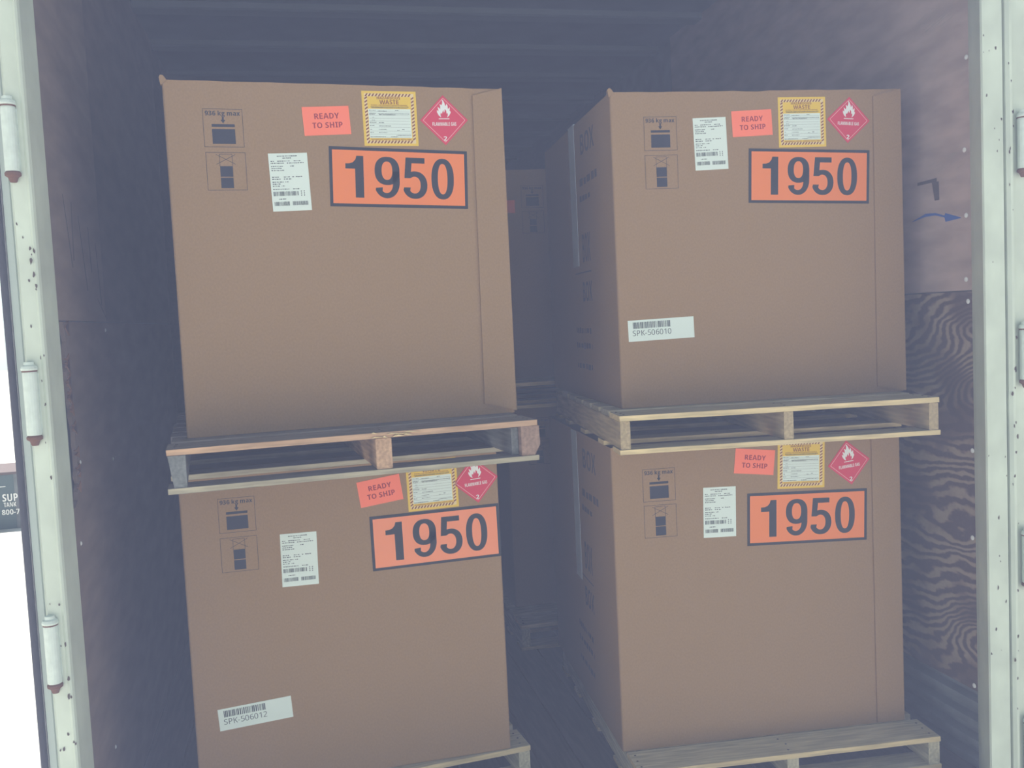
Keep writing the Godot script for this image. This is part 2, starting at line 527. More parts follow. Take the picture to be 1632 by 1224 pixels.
func wall_right() -> void:
	var st := surface()
	block(st, Vector3(WALL_R + 0.03, FLOOR_Y - 0.1, NOSE_Z - 0.05), Vector3(WALL_R + 0.09, CEIL_Y + 0.05, DOOR_Z - 0.02))
	var w := put("wall_right", done(st, M.steel_inside), self)
	tag(w, "right trailer wall with brown plywood sheets above a grey corrugated strip", "", "", "structure")
	st = surface()
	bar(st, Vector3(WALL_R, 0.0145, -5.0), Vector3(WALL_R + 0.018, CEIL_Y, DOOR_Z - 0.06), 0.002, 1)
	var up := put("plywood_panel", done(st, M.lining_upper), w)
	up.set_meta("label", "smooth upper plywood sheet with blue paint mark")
	# the lower sheet: figured face on a plain core
	var y0 := -1.271
	var y1 := 0.0115
	var z0 := -3.75
	var z1 := DOOR_Z - 0.06
	var core := surface()
	bar(core, Vector3(WALL_R + 0.0006, y0, z0), Vector3(WALL_R + 0.018, y1, z1), 0.002, 1)
	var face := surface()
	quad_uv(face, Vector3(WALL_R, y0 + 0.001, z0), Vector3(WALL_R, y0 + 0.001, z1), Vector3(WALL_R, y1 - 0.001, z1), Vector3(WALL_R, y1 - 0.001, z0))
	var pan := done(core, M.lining)
	done(face, plywood_face(), pan)
	var lp := put("plywood_panel", pan, w)
	lp.set_meta("label", "lower plywood sheet with wavy pale grain")
	for k in 3:
		st = surface()
		bar(st, Vector3(WALL_R, y0, maxf(-6.2 - 2.45 * k, NOSE_Z)), Vector3(WALL_R + 0.018, CEIL_Y if k else y1, (-5.004 if k else -3.754) - (2.45 * (k - 1) + 1.2 if k else 0.0)), 0.002, 1)
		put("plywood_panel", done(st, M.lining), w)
	# corrugated steel below: ribs run the length of the trailer
	var ring := []
	var yy := FLOOR_Y
	var up_ := true
	while yy < y0 + 0.03:
		ring.append(Vector2(yy, WALL_R + (0.002 if up_ else 0.028)))
		ring.append(Vector2(yy + 0.022, WALL_R + (0.002 if up_ else 0.028)))
		yy += 0.032
		up_ = not up_
	var cs := surface()
	for i in ring.size() - 1:
		var p: Vector2 = ring[i]
		var q: Vector2 = ring[i + 1]
		quad(cs, Vector3(p.y, p.x, NOSE_Z), Vector3(p.y, p.x, DOOR_Z - 0.05), Vector3(q.y, q.x, DOOR_Z - 0.05), Vector3(q.y, q.x, NOSE_Z))
		quad(cs, Vector3(p.y + 0.003, p.x, DOOR_Z - 0.05), Vector3(p.y + 0.003, p.x, NOSE_Z), Vector3(q.y + 0.003, q.x, NOSE_Z), Vector3(q.y + 0.003, q.x, DOOR_Z - 0.05))
	put("corrugated_strip", done(cs, M.steel_inside), w)
	for p in [Vector2(0.729, -2.65), Vector2(0.45, -2.665), Vector2(0.248, -2.661), Vector2(0.049, -2.666), Vector2(-0.02, -2.658), Vector2(-0.491, -2.648), Vector2(-0.772, -2.654), Vector2(-1.256, -2.656)]:
		screw(w, Vector3(WALL_R, p.x, p.y), -1.0)
	# blue paint stroke and an old dark smear
	st = surface()
	var x := WALL_R - 0.0004
	var spine := [Vector3(x, 0.256, -2.93), Vector3(x, 0.270, -2.86), Vector3(x, 0.268, -2.81), Vector3(x, 0.256, -2.765), Vector3(x, 0.252, -2.76), Vector3(x, 0.243, -2.685)]
	var half := [0.001, 0.005, 0.004, 0.003, 0.014, 0.001]
	for i in spine.size() - 1:
		var a: Vector3 = spine[i]
		var b: Vector3 = spine[i + 1]
		quad(st, a - Vector3(0, half[i], 0), b - Vector3(0, half[i + 1], 0), b + Vector3(0, half[i + 1], 0), a + Vector3(0, half[i], 0))
	put("paint_mark", done(st, M.blue_paint), up)
	st = surface()
	quad(st, Vector3(x, 0.372, -2.90), Vector3(x, 0.372, -2.80), Vector3(x, 0.384, -2.80), Vector3(x, 0.382, -2.90))
	quad(st, Vector3(x, 0.312, -2.812), Vector3(x, 0.312, -2.788), Vector3(x, 0.372, -2.79), Vector3(x, 0.372, -2.825))
	put("smear", done(st, M.lining), up)
	st = surface()
	var r := RandomNumberGenerator.new()
	r.seed = 5
	for c in [[0.88, -2.80, 34], [0.78, -3.02, 14], [0.42, -2.74, 14]]:
		for i in c[2]:
			var yy2: float = c[0] + r.randfn(0.0, 0.018)
			var zz: float = c[1] + r.randfn(0.0, 0.05)
			var l := r.randf_range(0.01, 0.05)
			quad(st, Vector3(x, yy2, zz), Vector3(x, yy2 + l * 0.3, zz + l), Vector3(x, yy2 + l * 0.3 + 0.0016, zz + l), Vector3(x, yy2 + 0.0016, zz))
	var sc := put("scratches", done(st, M.scratch), up)
	sc.set_meta("kind", "stuff")


func hinge(parent: Node3D, at: Vector3, length: float, r: float) -> void:
	var st := surface()
	lathe(st, [Vector2(0, 0), Vector2(r * 0.96, 0), Vector2(r, 0.004), Vector2(r, length - 0.004), Vector2(r * 0.96, length), Vector2(0, length)], 18)
	# the leaf welded to the post
	block(st, Vector3(0.0, 0.004, -r * 1.05), Vector3(r * 1.25, length - 0.004, -r * 0.35))
	var h := put("hinge", done(st, M.hinge), parent, at)
	st = surface()
	lathe(st, [Vector2(0, 0), Vector2(r * 1.12, 0), Vector2(r * 1.16, 0.004), Vector2(r * 1.02, 0.010), Vector2(r * 0.72, 0.013), Vector2(r * 0.66, 0.020), Vector2(0, 0.021)], 18)
	put("hinge_cap", done(st, M.hinge), h, Vector3(0, length + 0.0035, 0))
	st = surface()
	lathe(st, [Vector2(r * 1.03, -0.0005), Vector2(r * 1.05, 0.0035), Vector2(0, 0.0036)], 18)
	put("rust_ring", done(st, M.rust), h, Vector3(0, length, 0))
	st = surface()
	lathe(st, [Vector2(0, -0.026), Vector2(r * 0.45, -0.025), Vector2(r * 0.7, -0.014), Vector2(r * 1.08, -0.010), Vector2(r * 1.1, -0.004), Vector2(r * 0.9, -0.0002), Vector2(0, 0)], 18)
	put("hinge_pin", done(st, M.rust), h)


func chips(parent: Node3D, x0: float, x1: float, z: float, n: int, s: int, y0 := -1.3, y1 := 1.0) -> void:
	# flakes where the paint has come off the post face
	var r := RandomNumberGenerator.new()
	r.seed = s
	var st := surface()
	for i in n:
		var c := Vector2(r.randf_range(x0, x1), r.randf_range(y0, y1))
		var k := r.randf_range(0.0012, 0.0045)
		var pts := []
		for a in 7:
			pts.append(c + Vector2.from_angle(TAU * a / 7.0) * Vector2(1.0, r.randf_range(1.2, 3.0)) * k * r.randf_range(0.5, 1.1))
		polygon(st, pts, z)
	var o := put("paint_chips", done(st, M.chip), parent)
	o.set_meta("kind", "stuff")


func rear_posts() -> void:
	var top := CEIL_Y + 0.06
	var low := FLOOR_Y - 0.14
	# left post; rings are (z, x) for a prism along y
	var p := base("trim_1")
	tag(p, "chipped pale green steel corner post with rusty hinges at the left", "", "", "structure")
	var st := surface()
	prism(st, flipped([Vector2(-2.640, -0.590), Vector2(-2.605, -0.577), Vector2(-2.508, -0.586), Vector2(-2.500, -0.5895), Vector2(-2.497, -0.594), Vector2(-2.502, -0.600), Vector2(-2.505, -0.632), Vector2(-2.520, -0.640), Vector2(-2.640, -0.640)]), low, top, 1)
	put("post", done(st, M.post), p)
	st = surface()
	prism(st, flipped([Vector2(-2.600, -0.6405), Vector2(-2.530, -0.6405), Vector2(-2.526, -0.645), Vector2(-2.530, -0.6615), Vector2(-2.600, -0.6615)]), low, top, 1)
	put("outer_flange", done(st, M.post_shade), p)
	for y in [[0.396, 0.150], [-0.228, 0.152], [-0.836, 0.143], [-1.46, 0.15]]:
		hinge(p, Vector3(-0.6265, y[0], -2.497), y[1], 0.0165)
	chips(p, -0.604, -0.590, -2.4955, 20, 3, -1.3, 0.3)
	chips(p, -0.63, -0.60, -2.5015, 14, 9, -1.3, 0.3)
	# right post
	p = base("trim_2")
	tag(p, "pale green steel corner post with scratched paint at the right", "", "", "structure")
	st = surface()
	prism(st, flipped([Vector2(-2.640, 2.06), Vector2(-2.600, 2.0386), Vector2(-2.514, 2.0005), Vector2(-2.508, 2.003), Vector2(-2.508, 2.070), Vector2(-2.530, 2.071), Vector2(-2.530, 2.0765), Vector2(-2.506, 2.078), Vector2(-2.498, 2.086), Vector2(-2.498, 2.094), Vector2(-2.506, 2.101), Vector2(-2.524, 2.103), Vector2(-2.524, 2.21), Vector2(-2.640, 2.21)]), low, top, 1)
	put("post", done(st, M.post), p)
	for y in [[0.367, 0.147], [-0.262, 0.15], [-0.885, 0.145], [-1.48, 0.15]]:
		hinge(p, Vector3(2.137, y[0], -2.506), y[1], 0.0165)
	chips(p, 2.080, 2.100, -2.4975, 30, 5)
	chips(p, 2.006, 2.068, -2.5075, 24, 6)
	# door leaves swung right back against the outside of the trailer
	st = surface()
	block(st, Vector3(-0.0085, low, -1.20), Vector3(0.0075, top, -0.01))
	var d := base("door_1", Vector3(-0.6735, 0, -2.532))
	tag(d, "left rear door folded back outside, dark rubber seal along its edge", "", "", "structure")
	put("door_leaf", done(st, M.outside_skin), d)
	st = surface()
	lathe(st, [Vector2(0.0086, low), Vector2(0.0086, top)], 12)
	put("door_seal", done(st, M.rubber), d, Vector3(-0.0005, 0, 0.002))
	st = surface()
	block(st, Vector3(-0.02, low, -1.20), Vector3(0.02, top, 0.0))
	d = base("door_2", Vector3(2.236, 0, -2.55))
	tag(d, "right rear door folded back outside the corner post", "", "", "structure")
	put("door_leaf", done(st, M.outside_skin), d)


func outdoors() -> void:
	var st := surface()
	block(st, Vector3(-90, -0.2, -90), Vector3(90, 0, 60))
	tag(put("ground", done(st, M.concrete), self, Vector3(0, GROUND_Y, 0)), "sunlit pale concrete yard outside the trailer", "", "", "structure")
	# the low dark tank in the yard, seen past the left post
	var t := base("storage_tank", Vector3(-5.02, GROUND_Y, -14.0))
	tag(t, "low dark grey steel tank with white lettering in the sunlit yard, left of the trailer", "tank")
	st = surface()
	prism(st, flipped([Vector2(0.0, -1.0), Vector2(0.73, -1.0), Vector2(0.745, -0.985), Vector2(0.745, -0.015), Vector2(0.73, 0.0), Vector2(0.0, 0.0)]), -1.25, 1.25, 0)
	put("tank_body", done(st, M.tank), t)
	st = surface()
	block(st, Vector3(-1.27, 0.735, -1.02), Vector3(1.27, 0.768, 0.02))
	put("rim", done(st, M.tank_rim), t)
	st = surface()
	block(st, Vector3(1.205, 0.0, -0.002), Vector3(1.252, 0.735, 0.012))
	put("corner_angle", done(st, M.steel_inside), t)
	st = surface()
	write(st, "SUP", bold, 1.05, 0.375, 1.24, 0.475, 0.014)
	write(st, "TANK", bold, 1.06, 0.30, 1.215, 0.36, 0.014)
	write(st, "800-7", bold, 1.03, 0.195, 1.25, 0.265, 0.014)
	rect(st, 0.6, 0.572, 1.10, 0.582, 0.014)
	put("lettering", done(st, M.white), t)


# Pallets ----------------------------------------------------------------------------------------
# A board along x with slightly uneven edges; surface 0 is the broad faces, surface 1 the sawn edges.
func board(len_: float, h: float, d: float, faces: Material, edges: Material, s: int, rough := 0.0015) -> ArrayMesh:
	var r := RandomNumberGenerator.new()
	r.seed = s
	var n := 9
	var rows := []
	for i in n + 1:
		var x := -len_ / 2 + len_ * i / n
		var j := func(): return r.randf_range(-rough, rough)
		var c := 0.0012
		rows.append([
			Vector3(x, absf(j.call()) * 0.6, j.call()), Vector3(x, c, c * 0 + j.call() * 0.5), Vector3(x, h - c, j.call() * 0.5), Vector3(x, h - absf(j.call()) * 0.4, -c + j.call() * 0.4),
			Vector3(x, h - absf(j.call()) * 0.4, -d + c), Vector3(x, h - c, -d), Vector3(x, c, -d), Vector3(x, absf(j.call()) * 0.6, -d + c)])
	var f := surface()
	var e := surface()
	for i in n:
		for k in 8:
			var a: Vector3 = rows[i][k]
			var b: Vector3 = rows[i + 1][k]
			var c: Vector3 = rows[i + 1][(k + 1) % 8]
			var dd: Vector3 = rows[i][(k + 1) % 8]
			quad(f if k in [3, 7] else e, a, b, c, dd)
	for side in [0, n]:
		for k in range(1, 7):
			var a: Vector3 = rows[side][0]
			var b: Vector3 = rows[side][k]
			var c: Vector3 = rows[side][k + 1]
			if side == 0:
				quad(e, a, b, c, a.lerp(c, 0.5))
			else:
				quad(e, a, c, b, a.lerp(b, 0.5))
	var m := done(f, faces)
	return done(e, edges, m)


func pallet(where: Vector3, turn: float, height: float, look: Dictionary, label: String) -> Node3D:
	var o := base("wooden_pallet", where, turn)
	tag(o, label, "pallet", "wooden pallets under the boxes")
	var W := 1.0052
	var D := 1.2
	var bt := 0.0155
	var tt := 0.0175
	height -= 0.001
	var sh := height - bt - tt
	var s: int = look.seed
	var sw: float = look.stringer
	for k in 3:
		var st := surface()
		var w := sw
		var x: float = [-W / 2 + w / 2 + 0.002, look.get("mid", 0.0), W / 2 - w / 2 - 0.002][k]
		if k == 2 and look.has("chamfer"):
			w = look.chamfer
			x = W / 2 - w / 2 + 0.008
			prism(st, flipped([Vector2(-w / 2, 0), Vector2(w / 2 - 0.017, 0), Vector2(w / 2, 0.03), Vector2(w / 2 - 0.002, sh), Vector2(-w / 2, sh)]), -D + 0.004, -0.004, 2)
		elif k == 0 and look.has("taper"):
			prism(st, flipped([Vector2(-w / 2 + 0.012, 0), Vector2(w / 2, 0), Vector2(w / 2, sh), Vector2(-w / 2, sh)]), -D + 0.004, -0.004, 2)
		else:
			bar(st, Vector3(-w / 2, 0, -D + 0.004), Vector3(w / 2, sh, -0.004), 0.0025, 2)
		put("stringer", done(st, look.ends[k]), o, Vector3(x, bt, 0))
	if look.has("chamfer"):
		var st := surface()
		bar(st, Vector3(-0.010, 0.002, -0.55), Vector3(0.010, sh - 0.004, -0.03), 0.002, 2)
		var rb := put("stringer", done(st, M.blue_grey_z), o, Vector3(W / 2 - look.chamfer - 0.004, bt, 0))
		rb.set_meta("label", "short grey repair stringer nailed beside the end one")
	var n := 8
	var lead := 0.14
	var each := 0.112
	var gap := (D - 2 * lead - (n - 2) * each) / (n - 1)
	var z := 0.0
	for i in n:
		var d := lead if i == 0 or i == n - 1 else each
		put("deck_board", board(W - (0.0 if i == 0 else rng.randf_range(0.0, 0.012)), tt, d, look.top, look.edge if i == 0 else look.top, s + i, 0.0022 if i == 0 else 0.0012), o, Vector3(rng.randf_range(-0.003, 0.003) if i else 0.0, bt + sh, z))
		z -= d + gap
	for q in [[0.0, 0.10], [0.235, 0.09], [0.55, 0.09], [0.87, 0.09], [1.10, 0.10]]:
		put("bottom_board", board(W + 0.004, bt, q[1], look.low, look.low_edge, s + 40 + int(q[0] * 10), 0.0016), o, Vector3(0, 0, -q[0]))
	if look.has("split"):
		# the lead board has split round the nails over the middle stringer
		var sl := surface()
		var r := RandomNumberGenerator.new()
		r.seed = 14
		for i in 9:
			var x: float = look.mid + r.randf_range(-0.035, 0.055)
			var y: float = height - r.randf_range(0.001, 0.019)
			var l := r.randf_range(0.012, 0.05)
			prism(sl, flipped([Vector2(x, y), Vector2(x + l, y + r.randf_range(-0.004, 0.001)), Vector2(x + l * 0.3, y + 0.0032)]), -0.004, 0.001 + r.randf_range(0.001, 0.004), 2)
		var so := put("splinters", done(sl, M.pine_edge_x), o)
		so.set_meta("kind", "stuff")
	# nail heads along the lead board
	var nails := surface()
	for sx in [-W / 2 + 0.02, look.get("mid", 0.0), W / 2 - 0.022]:
		for zz in [-0.03, -0.07, -0.11]:
			lathe(nails, [Vector2(0.0035, -0.001), Vector2(0.0035, 0.0005), Vector2(0.0, 0.0006)], 8, Vector3(sx + rng.randf_range(-0.006, 0.006), height, zz))
	var nh := put("nail_heads", done(nails, M.chip), o)
	nh.set_meta("kind", "stuff")
	return o


# Boxes ------------------------------------------------------------------------------------------
func body_mesh(s: int, dip: float) -> ArrayMesh:
	var r := RandomNumberGenerator.new()
	r.seed = s
	var rad := 0.007
	var ring := []
	var hw := BOX_W / 2
	for c in [[hw - rad, -rad, 0], [-hw + rad, -rad, 1], [-hw + rad, -BOX_D + rad, 2], [hw - rad, -BOX_D + rad, 3]]:
		for k in 4:
			var a = PI / 2 * (c[2] + k / 3.0)
			ring.append(Vector2(c[0] + cos(a) * rad, c[1] + sin(a) * rad)) # (x, z): z grows towards the viewer
		if c[2] == 0 or c[2] == 2:
			for k in range(1, 24):
				var t := k / 24.0
				var xx := lerpf(hw - rad, -hw + rad, t)
				ring.append(Vector2(xx if c[2] == 0 else -xx, 0.0 if c[2] == 0 else -BOX_D))
	var tops := []
	for q in ring:
		var y := BOX_H + r.randf_range(-0.003, -0.001)
		if q.y > -0.002 and dip != 0.0:
			y -= 0.005 * exp(-pow((q.x - dip) / 0.022, 2.0))
		tops.append(y)
	var st := surface()
	var n := ring.size()
	for i in n:
		var p: Vector2 = ring[i]
		var q: Vector2 = ring[(i + 1) % n]
		# counter-clockwise seen from above is right to left on the front
		quad(st, Vector3(q.x, 0, q.y), Vector3(p.x, 0, p.y), Vector3(p.x, tops[i], p.y), Vector3(q.x, tops[(i + 1) % n], q.y))
	var mid := Vector3(0, BOX_H - 0.004, -BOX_D / 2)
	for i in n:
		var p: Vector2 = ring[i]
		var q: Vector2 = ring[(i + 1) % n]
		var a := Vector3(p.x, tops[i], p.y)
		var b := Vector3(q.x, tops[(i + 1) % n], q.y)
		tri(st, mid, a, b, Vector3.UP)
		tri(st, Vector3(0, 0, -BOX_D / 2), Vector3(q.x, 0, q.y), Vector3(p.x, 0, p.y), Vector3.DOWN)
	return done(st, M.kraft)


func sticker(called: String, parent: Node3D, c: Vector2, w: float, h: float, deg: float, m: Material, t := 0.0009, note := "") -> MeshInstance3D:
	var st := surface()
	block(st, Vector3(-w / 2, -h / 2, 0.0), Vector3(w / 2, h / 2, t))
	var o := put(called, done(st, m), parent, Vector3(c.x, c.y, 0.0002), Basis(Vector3.BACK, deg_to_rad(deg)))
	if note: o.set_meta("label", note)
	return o


var shared := {}


func once(key: String, make: Callable) -> Mesh:
	if not shared.has(key):
		shared[key] = make.call()
	return shared[key]


func limit_symbol() -> ArrayMesh:
	var st := surface()
	var z := 0.0
	frame(st, -0.0535, -0.0525, 0.0535, 0.0525, 0.0011, z)
	write(st, "936 kg max", bold, -0.047, 0.0300, 0.047, 0.0475, z)
	rect(st, -0.0025, 0.021, 0.0025, 0.030, z)
	polygon(st, [Vector2(-0.0065, 0.0225), Vector2(0.0, 0.0125), Vector2(0.0065, 0.0225)], z)
	rect(st, -0.031, 0.003, 0.031, 0.0105, z)
	rect(st, -0.031, -0.0435, 0.031, -0.003, z)
	return done(st, M.ink)


func stack_symbol() -> ArrayMesh:
	var st := surface()
	var z := 0.0
	frame(st, -0.0535, -0.0525, 0.0535, 0.0525, 0.0011, z)
	rect(st, -0.017, -0.0465, 0.017, -0.0175, z)
	rect(st, -0.017, -0.0150, 0.017, 0.0145, z)
	for q in [[-0.017, 0.0145, -0.017, 0.047], [0.017, 0.0145, 0.017, 0.047], [-0.017, 0.047, 0.017, 0.047], [-0.026, 0.0465, 0.026, 0.0195], [-0.026, 0.0195, 0.026, 0.0465]]:
		stroke(st, Vector2(q[0], q[1]), Vector2(q[2], q[3]), 0.0011, z)
	return done(st, M.ink)


# Bold grotesque figures drawn as closed outlines in a unit box (x 0..1, y 0..1).
func arc(c: Vector2, rx: float, ry: float, a0: float, a1: float, n := 18, pw := 2.3) -> Array:
	var out := []
	for i in n + 1:
		var a := deg_to_rad(lerpf(a0, a1, float(i) / n))
		out.append(c + Vector2(signf(cos(a)) * pow(absf(cos(a)), 2.0 / pw) * rx, signf(sin(a)) * pow(absf(sin(a)), 2.0 / pw) * ry))
	return out


func figure(st: SurfaceTool, which: String, x0: float, y0: float, w: float, h: float) -> void:
	var loops := [] # each [outer, inner]: a band between two polylines of equal length
	match which:
		"1":
			var pts := [Vector2(1, 0), Vector2(1, 1), Vector2(0.62, 1), Vector2(0.56, 0.915), Vector2(0.42, 0.845), Vector2(0.22, 0.815), Vector2(0.0, 0.81), Vector2(0.0, 0.69), Vector2(0.53, 0.69), Vector2(0.53, 0)]
			var q := []
			for p in pts: q.append(Vector2(x0 + p.x * w, y0 + p.y * h))
			polygon(st, q, 0.0)
		"0":
			loops.append([arc(Vector2(0.5, 0.5), 0.5, 0.5, 0, 360, 48), arc(Vector2(0.5, 0.5), 0.215, 0.375, 0, 360, 48)])
		"9":
			loops.append([arc(Vector2(0.5, 0.66), 0.5, 0.34, 0, 360, 48), arc(Vector2(0.495, 0.665), 0.215, 0.222, 0, 360, 48)])
			loops.append([[Vector2(1.0, 0.66)] + arc(Vector2(0.48, 0.40), 0.52, 0.40, 0, -150, 30, 2.1) + [Vector2(0.035, 0.245)], [Vector2(0.72, 0.66)] + arc(Vector2(0.465, 0.36), 0.26, 0.235, 0, -128, 30, 2.1) + [Vector2(0.31, 0.262)]])
		"5":
			var pts := [Vector2(0.09, 1), Vector2(0.90, 1), Vector2(0.90, 0.865), Vector2(0.34, 0.865), Vector2(0.30, 0.62), Vector2(0.27, 0.50), Vector2(0.02, 0.50)]
			var q := []
			for p in pts: q.append(Vector2(x0 + p.x * w, y0 + p.y * h))
			polygon(st, q, 0.0)
			loops.append([[Vector2(0.24, 0.615)] + arc(Vector2(0.47, 0.335), 0.53, 0.335, 118, -160, 36, 2.15) + [Vector2(0.0, 0.275)], [Vector2(0.27, 0.50)] + arc(Vector2(0.455, 0.335), 0.255, 0.205, 118, -140, 36, 2.15) + [Vector2(0.285, 0.275)]])
	for l in loops:
		for i in l[0].size() - 1:
			var p := []
			for v in [l[0][i], l[0][i + 1], l[1][i + 1], l[1][i]]:
				p.append(Vector3(x0 + v.x * w, y0 + v.y * h, 0.0))
			for t in [[p[0], p[1], p[2]], [p[0], p[2], p[3]]]:
				if (t[1] - t[0]).cross(t[2] - t[0]).z < 0.0:
					t.reverse()
				tri(st, t[0], t[1], t[2], Vector3.BACK)


func digits(parent: Node3D, z: float) -> void:
	var w := 0.413
	var h := 0.172
	for q in [["1", 0.112, 0.240], ["9", 0.318, 0.497], ["5", 0.528, 0.699], ["0", 0.730, 0.897]]:
		put("digit", once("digit " + q[0], func():
			var st := surface()
			figure(st, q[0], 0.0, 0.0, (q[2] - q[1]) * w, 0.70 * h)
			return done(st, M.black)), parent, Vector3((q[1] - 0.5) * w, (0.5 - 0.845) * h, z))


func ready_text() -> ArrayMesh:
	var st := surface()
	var w := 0.134
	var h := 0.081
	write(st, "READY", bold, (0.245 - 0.5) * w, (0.5 - 0.43) * h, (0.775 - 0.5) * w, (0.5 - 0.235) * h, 0.0)
	write(st, "TO SHIP", bold, (0.185 - 0.5) * w, (0.5 - 0.75) * h, (0.83 - 0.5) * w, (0.5 - 0.555) * h, 0.0)
	return done(st, M.ready_text)


func manifest_print() -> ArrayMesh:
	var st := surface()
	var r := RandomNumberGenerator.new()
	r.seed = 12
	var w := 0.109
	var h := 0.163
	var X := func(f): return (f - 0.5) * w
	var Y := func(f): return (0.5 - f) * h
	for q in [[0.22, 0.74, 0.05], [0.36, 0.58, 0.085], [0.05, 0.14, 0.135], [0.22, 0.54, 0.135], [0.64, 0.82, 0.135], [0.05, 0.38, 0.17], [0.46, 0.90, 0.17], [0.05, 0.35, 0.225], [0.54, 0.64, 0.225], [0.05, 0.32, 0.26], [0.05, 0.38, 0.295], [0.05, 0.22, 0.41], [0.35, 0.52, 0.41], [0.57, 0.62, 0.41], [0.66, 0.82, 0.41], [0.05, 0.26, 0.445], [0.35, 0.54, 0.445], [0.05, 0.34, 0.495], [0.38, 0.46, 0.495], [0.05, 0.26, 0.53], [0.05, 0.24, 0.565], [0.28, 0.36, 0.565], [0.05, 0.46, 0.62], [0.56, 0.74, 0.62], [0.18, 0.36, 0.79], [0.84, 0.845, 0.665]]:
		small_print(st, X.call(q[0]), X.call(q[1]), Y.call(q[2]), 0.0030, 0.0, r)
	bars(st, X.call(0.05), X.call(0.71), Y.call(0.735), Y.call(0.66), 0.00075, 0.0, r)
	bars(st, X.call(0.05), X.call(0.45), Y.call(0.905), Y.call(0.835), 0.0005, 0.0, r)
	bars(st, X.call(0.52), X.call(0.93), Y.call(0.905), Y.call(0.835), 0.0005, 0.0, r)
	for i in 3:
		for k in 2:
			rect(st, X.call(0.755 + 0.075 * k), Y.call(0.672 + 0.035 * i), X.call(0.78 + 0.075 * k), Y.call(0.652 + 0.035 * i), 0.0)
	return done(st, M.text)


func barcode_bars() -> ArrayMesh:
	var st := surface()
	var r := RandomNumberGenerator.new()
	r.seed = 99
	var w := 0.217
	var h := 0.067
	bars(st, (0.075 - 0.5) * w, (0.645 - 0.5) * w, (0.5 - 0.40) * h, (0.5 - 0.10) * h, 0.0012, 0.0, r)
	return done(st, M.text)


func barcode_text(text: String) -> ArrayMesh:
	var st := surface()
	var w := 0.217
	var h := 0.067
	write(st, text, sans, (0.065 - 0.5) * w, (0.5 - 0.745) * h, (0.65 - 0.5) * w, (0.5 - 0.485) * h, 0.0)
	return done(st, M.text)


func hazard_stripes() -> ArrayMesh:
	# slanting bars round the edge
	var st := surface()
	var w := 0.161
	var h := 0.158
	var a := 0.046
	var b := 0.098
	var pitch := 0.0098
	for side in [0, 1]:
		var y0: float = [(0.5 - b) * h, (a - 0.5) * h][side]
		var y1: float = [(0.5 - a) * h, (b - 0.5) * h][side]
		var x := (a - 0.5) * w + 0.001
		while x < (0.5 - a) * w - 0.0105:
			quad(st, Vector3(x, y0, 0), Vector3(x + 0.0048, y0, 0), Vector3(x + 0.0102, y1, 0), Vector3(x + 0.0054, y1, 0))
			x += pitch
		var x0: float = [(a - 0.5) * w, (0.5 - b) * w][side]
		var x1: float = [(b - 0.5) * w, (0.5 - a) * w][side]
		var y := (b - 0.5) * h
		while y < (0.5 - b) * h - 0.008:
			quad(st, Vector3(x0, y, 0), Vector3(x1, y + 0.0050, 0), Vector3(x1, y + 0.0098, 0), Vector3(x0, y + 0.0048, 0))
			y += pitch
	return done(st, M.brown)


func hazard_form() -> ArrayMesh:
	var st := surface()
	var w := 0.161
	var h := 0.158
	rect(st, (0.105 - 0.5) * w, (0.5 - 0.855) * h, (0.885 - 0.5) * w, (0.5 - 0.325) * h, 0.0)
	return done(st, M.paper)


func hazard_band() -> ArrayMesh:
	var st := surface()
	frame(st, (0.044 - 0.5) * 0.161, (0.044 - 0.5) * 0.158, (0.5 - 0.044) * 0.161, (0.5 - 0.044) * 0.158, 0.0088, 0.0)
	return done(st, M.cream)


func hazard_title() -> ArrayMesh:
	var st := surface()
	var w := 0.161
	var h := 0.158
	write(st, "HAZARDOUS", bold, (0.275 - 0.5) * w, (0.5 - 0.150) * h, (0.705 - 0.5) * w, (0.5 - 0.100) * h, 0.0)
	write(st, "WASTE", bold, (0.320 - 0.5) * w, (0.5 - 0.238) * h, (0.675 - 0.5) * w, (0.5 - 0.162) * h, 0.0)
	write(st, "FEDERAL LAW PROHIBITS IMPROPER DISPOSAL", bold, (0.16 - 0.5) * w, (0.5 - 0.268) * h, (0.835 - 0.5) * w, (0.5 - 0.249) * h, 0.0)
	write(st, "HAZARDOUS WASTE - HANDLE WITH CARE", bold, (0.13 - 0.5) * w, (0.5 - 0.893) * h, (0.87 - 0.5) * w, (0.5 - 0.871) * h, 0.0)
	return done(st, M.brown)


func hazard_print() -> ArrayMesh:
	var st := surface()
	var r := RandomNumberGenerator.new()
	r.seed = 31
	var w := 0.161
	var h := 0.158
	var X := func(f): return (f - 0.5) * w
	var Y := func(f): return (0.5 - f) * h
	for q in [[0.15, 0.85, 0.288], [0.17, 0.83, 0.305], [0.12, 0.24, 0.352], [0.28, 0.44, 0.365], [0.60, 0.66, 0.352], [0.12, 0.24, 0.405], [0.12, 0.22, 0.425], [0.28, 0.86, 0.413], [0.30, 0.60, 0.430], [0.17, 0.20, 0.48], [0.16, 0.22, 0.53], [0.12, 0.24, 0.572], [0.29, 0.38, 0.575], [0.12, 0.20, 0.63], [0.29, 0.51, 0.637], [0.12, 0.15, 0.70], [0.28, 0.42, 0.70], [0.62, 0.66, 0.715], [0.71, 0.75, 0.70], [0.12, 0.18, 0.755], [0.28, 0.44, 0.757], [0.60, 0.87, 0.808], [0.12, 0.40, 0.832], [0.50, 0.62, 0.832]]:
		small_print(st, X.call(q[0]), X.call(q[1]), Y.call(q[2]), 0.0021, 0.0, r)
	for f in [0.375, 0.442, 0.495, 0.545, 0.600, 0.660, 0.728, 0.785, 0.842]:
		rect(st, X.call(0.12), Y.call(f + 0.0028), X.call(0.87), Y.call(f), 0.0)
	return done(st, M.text)


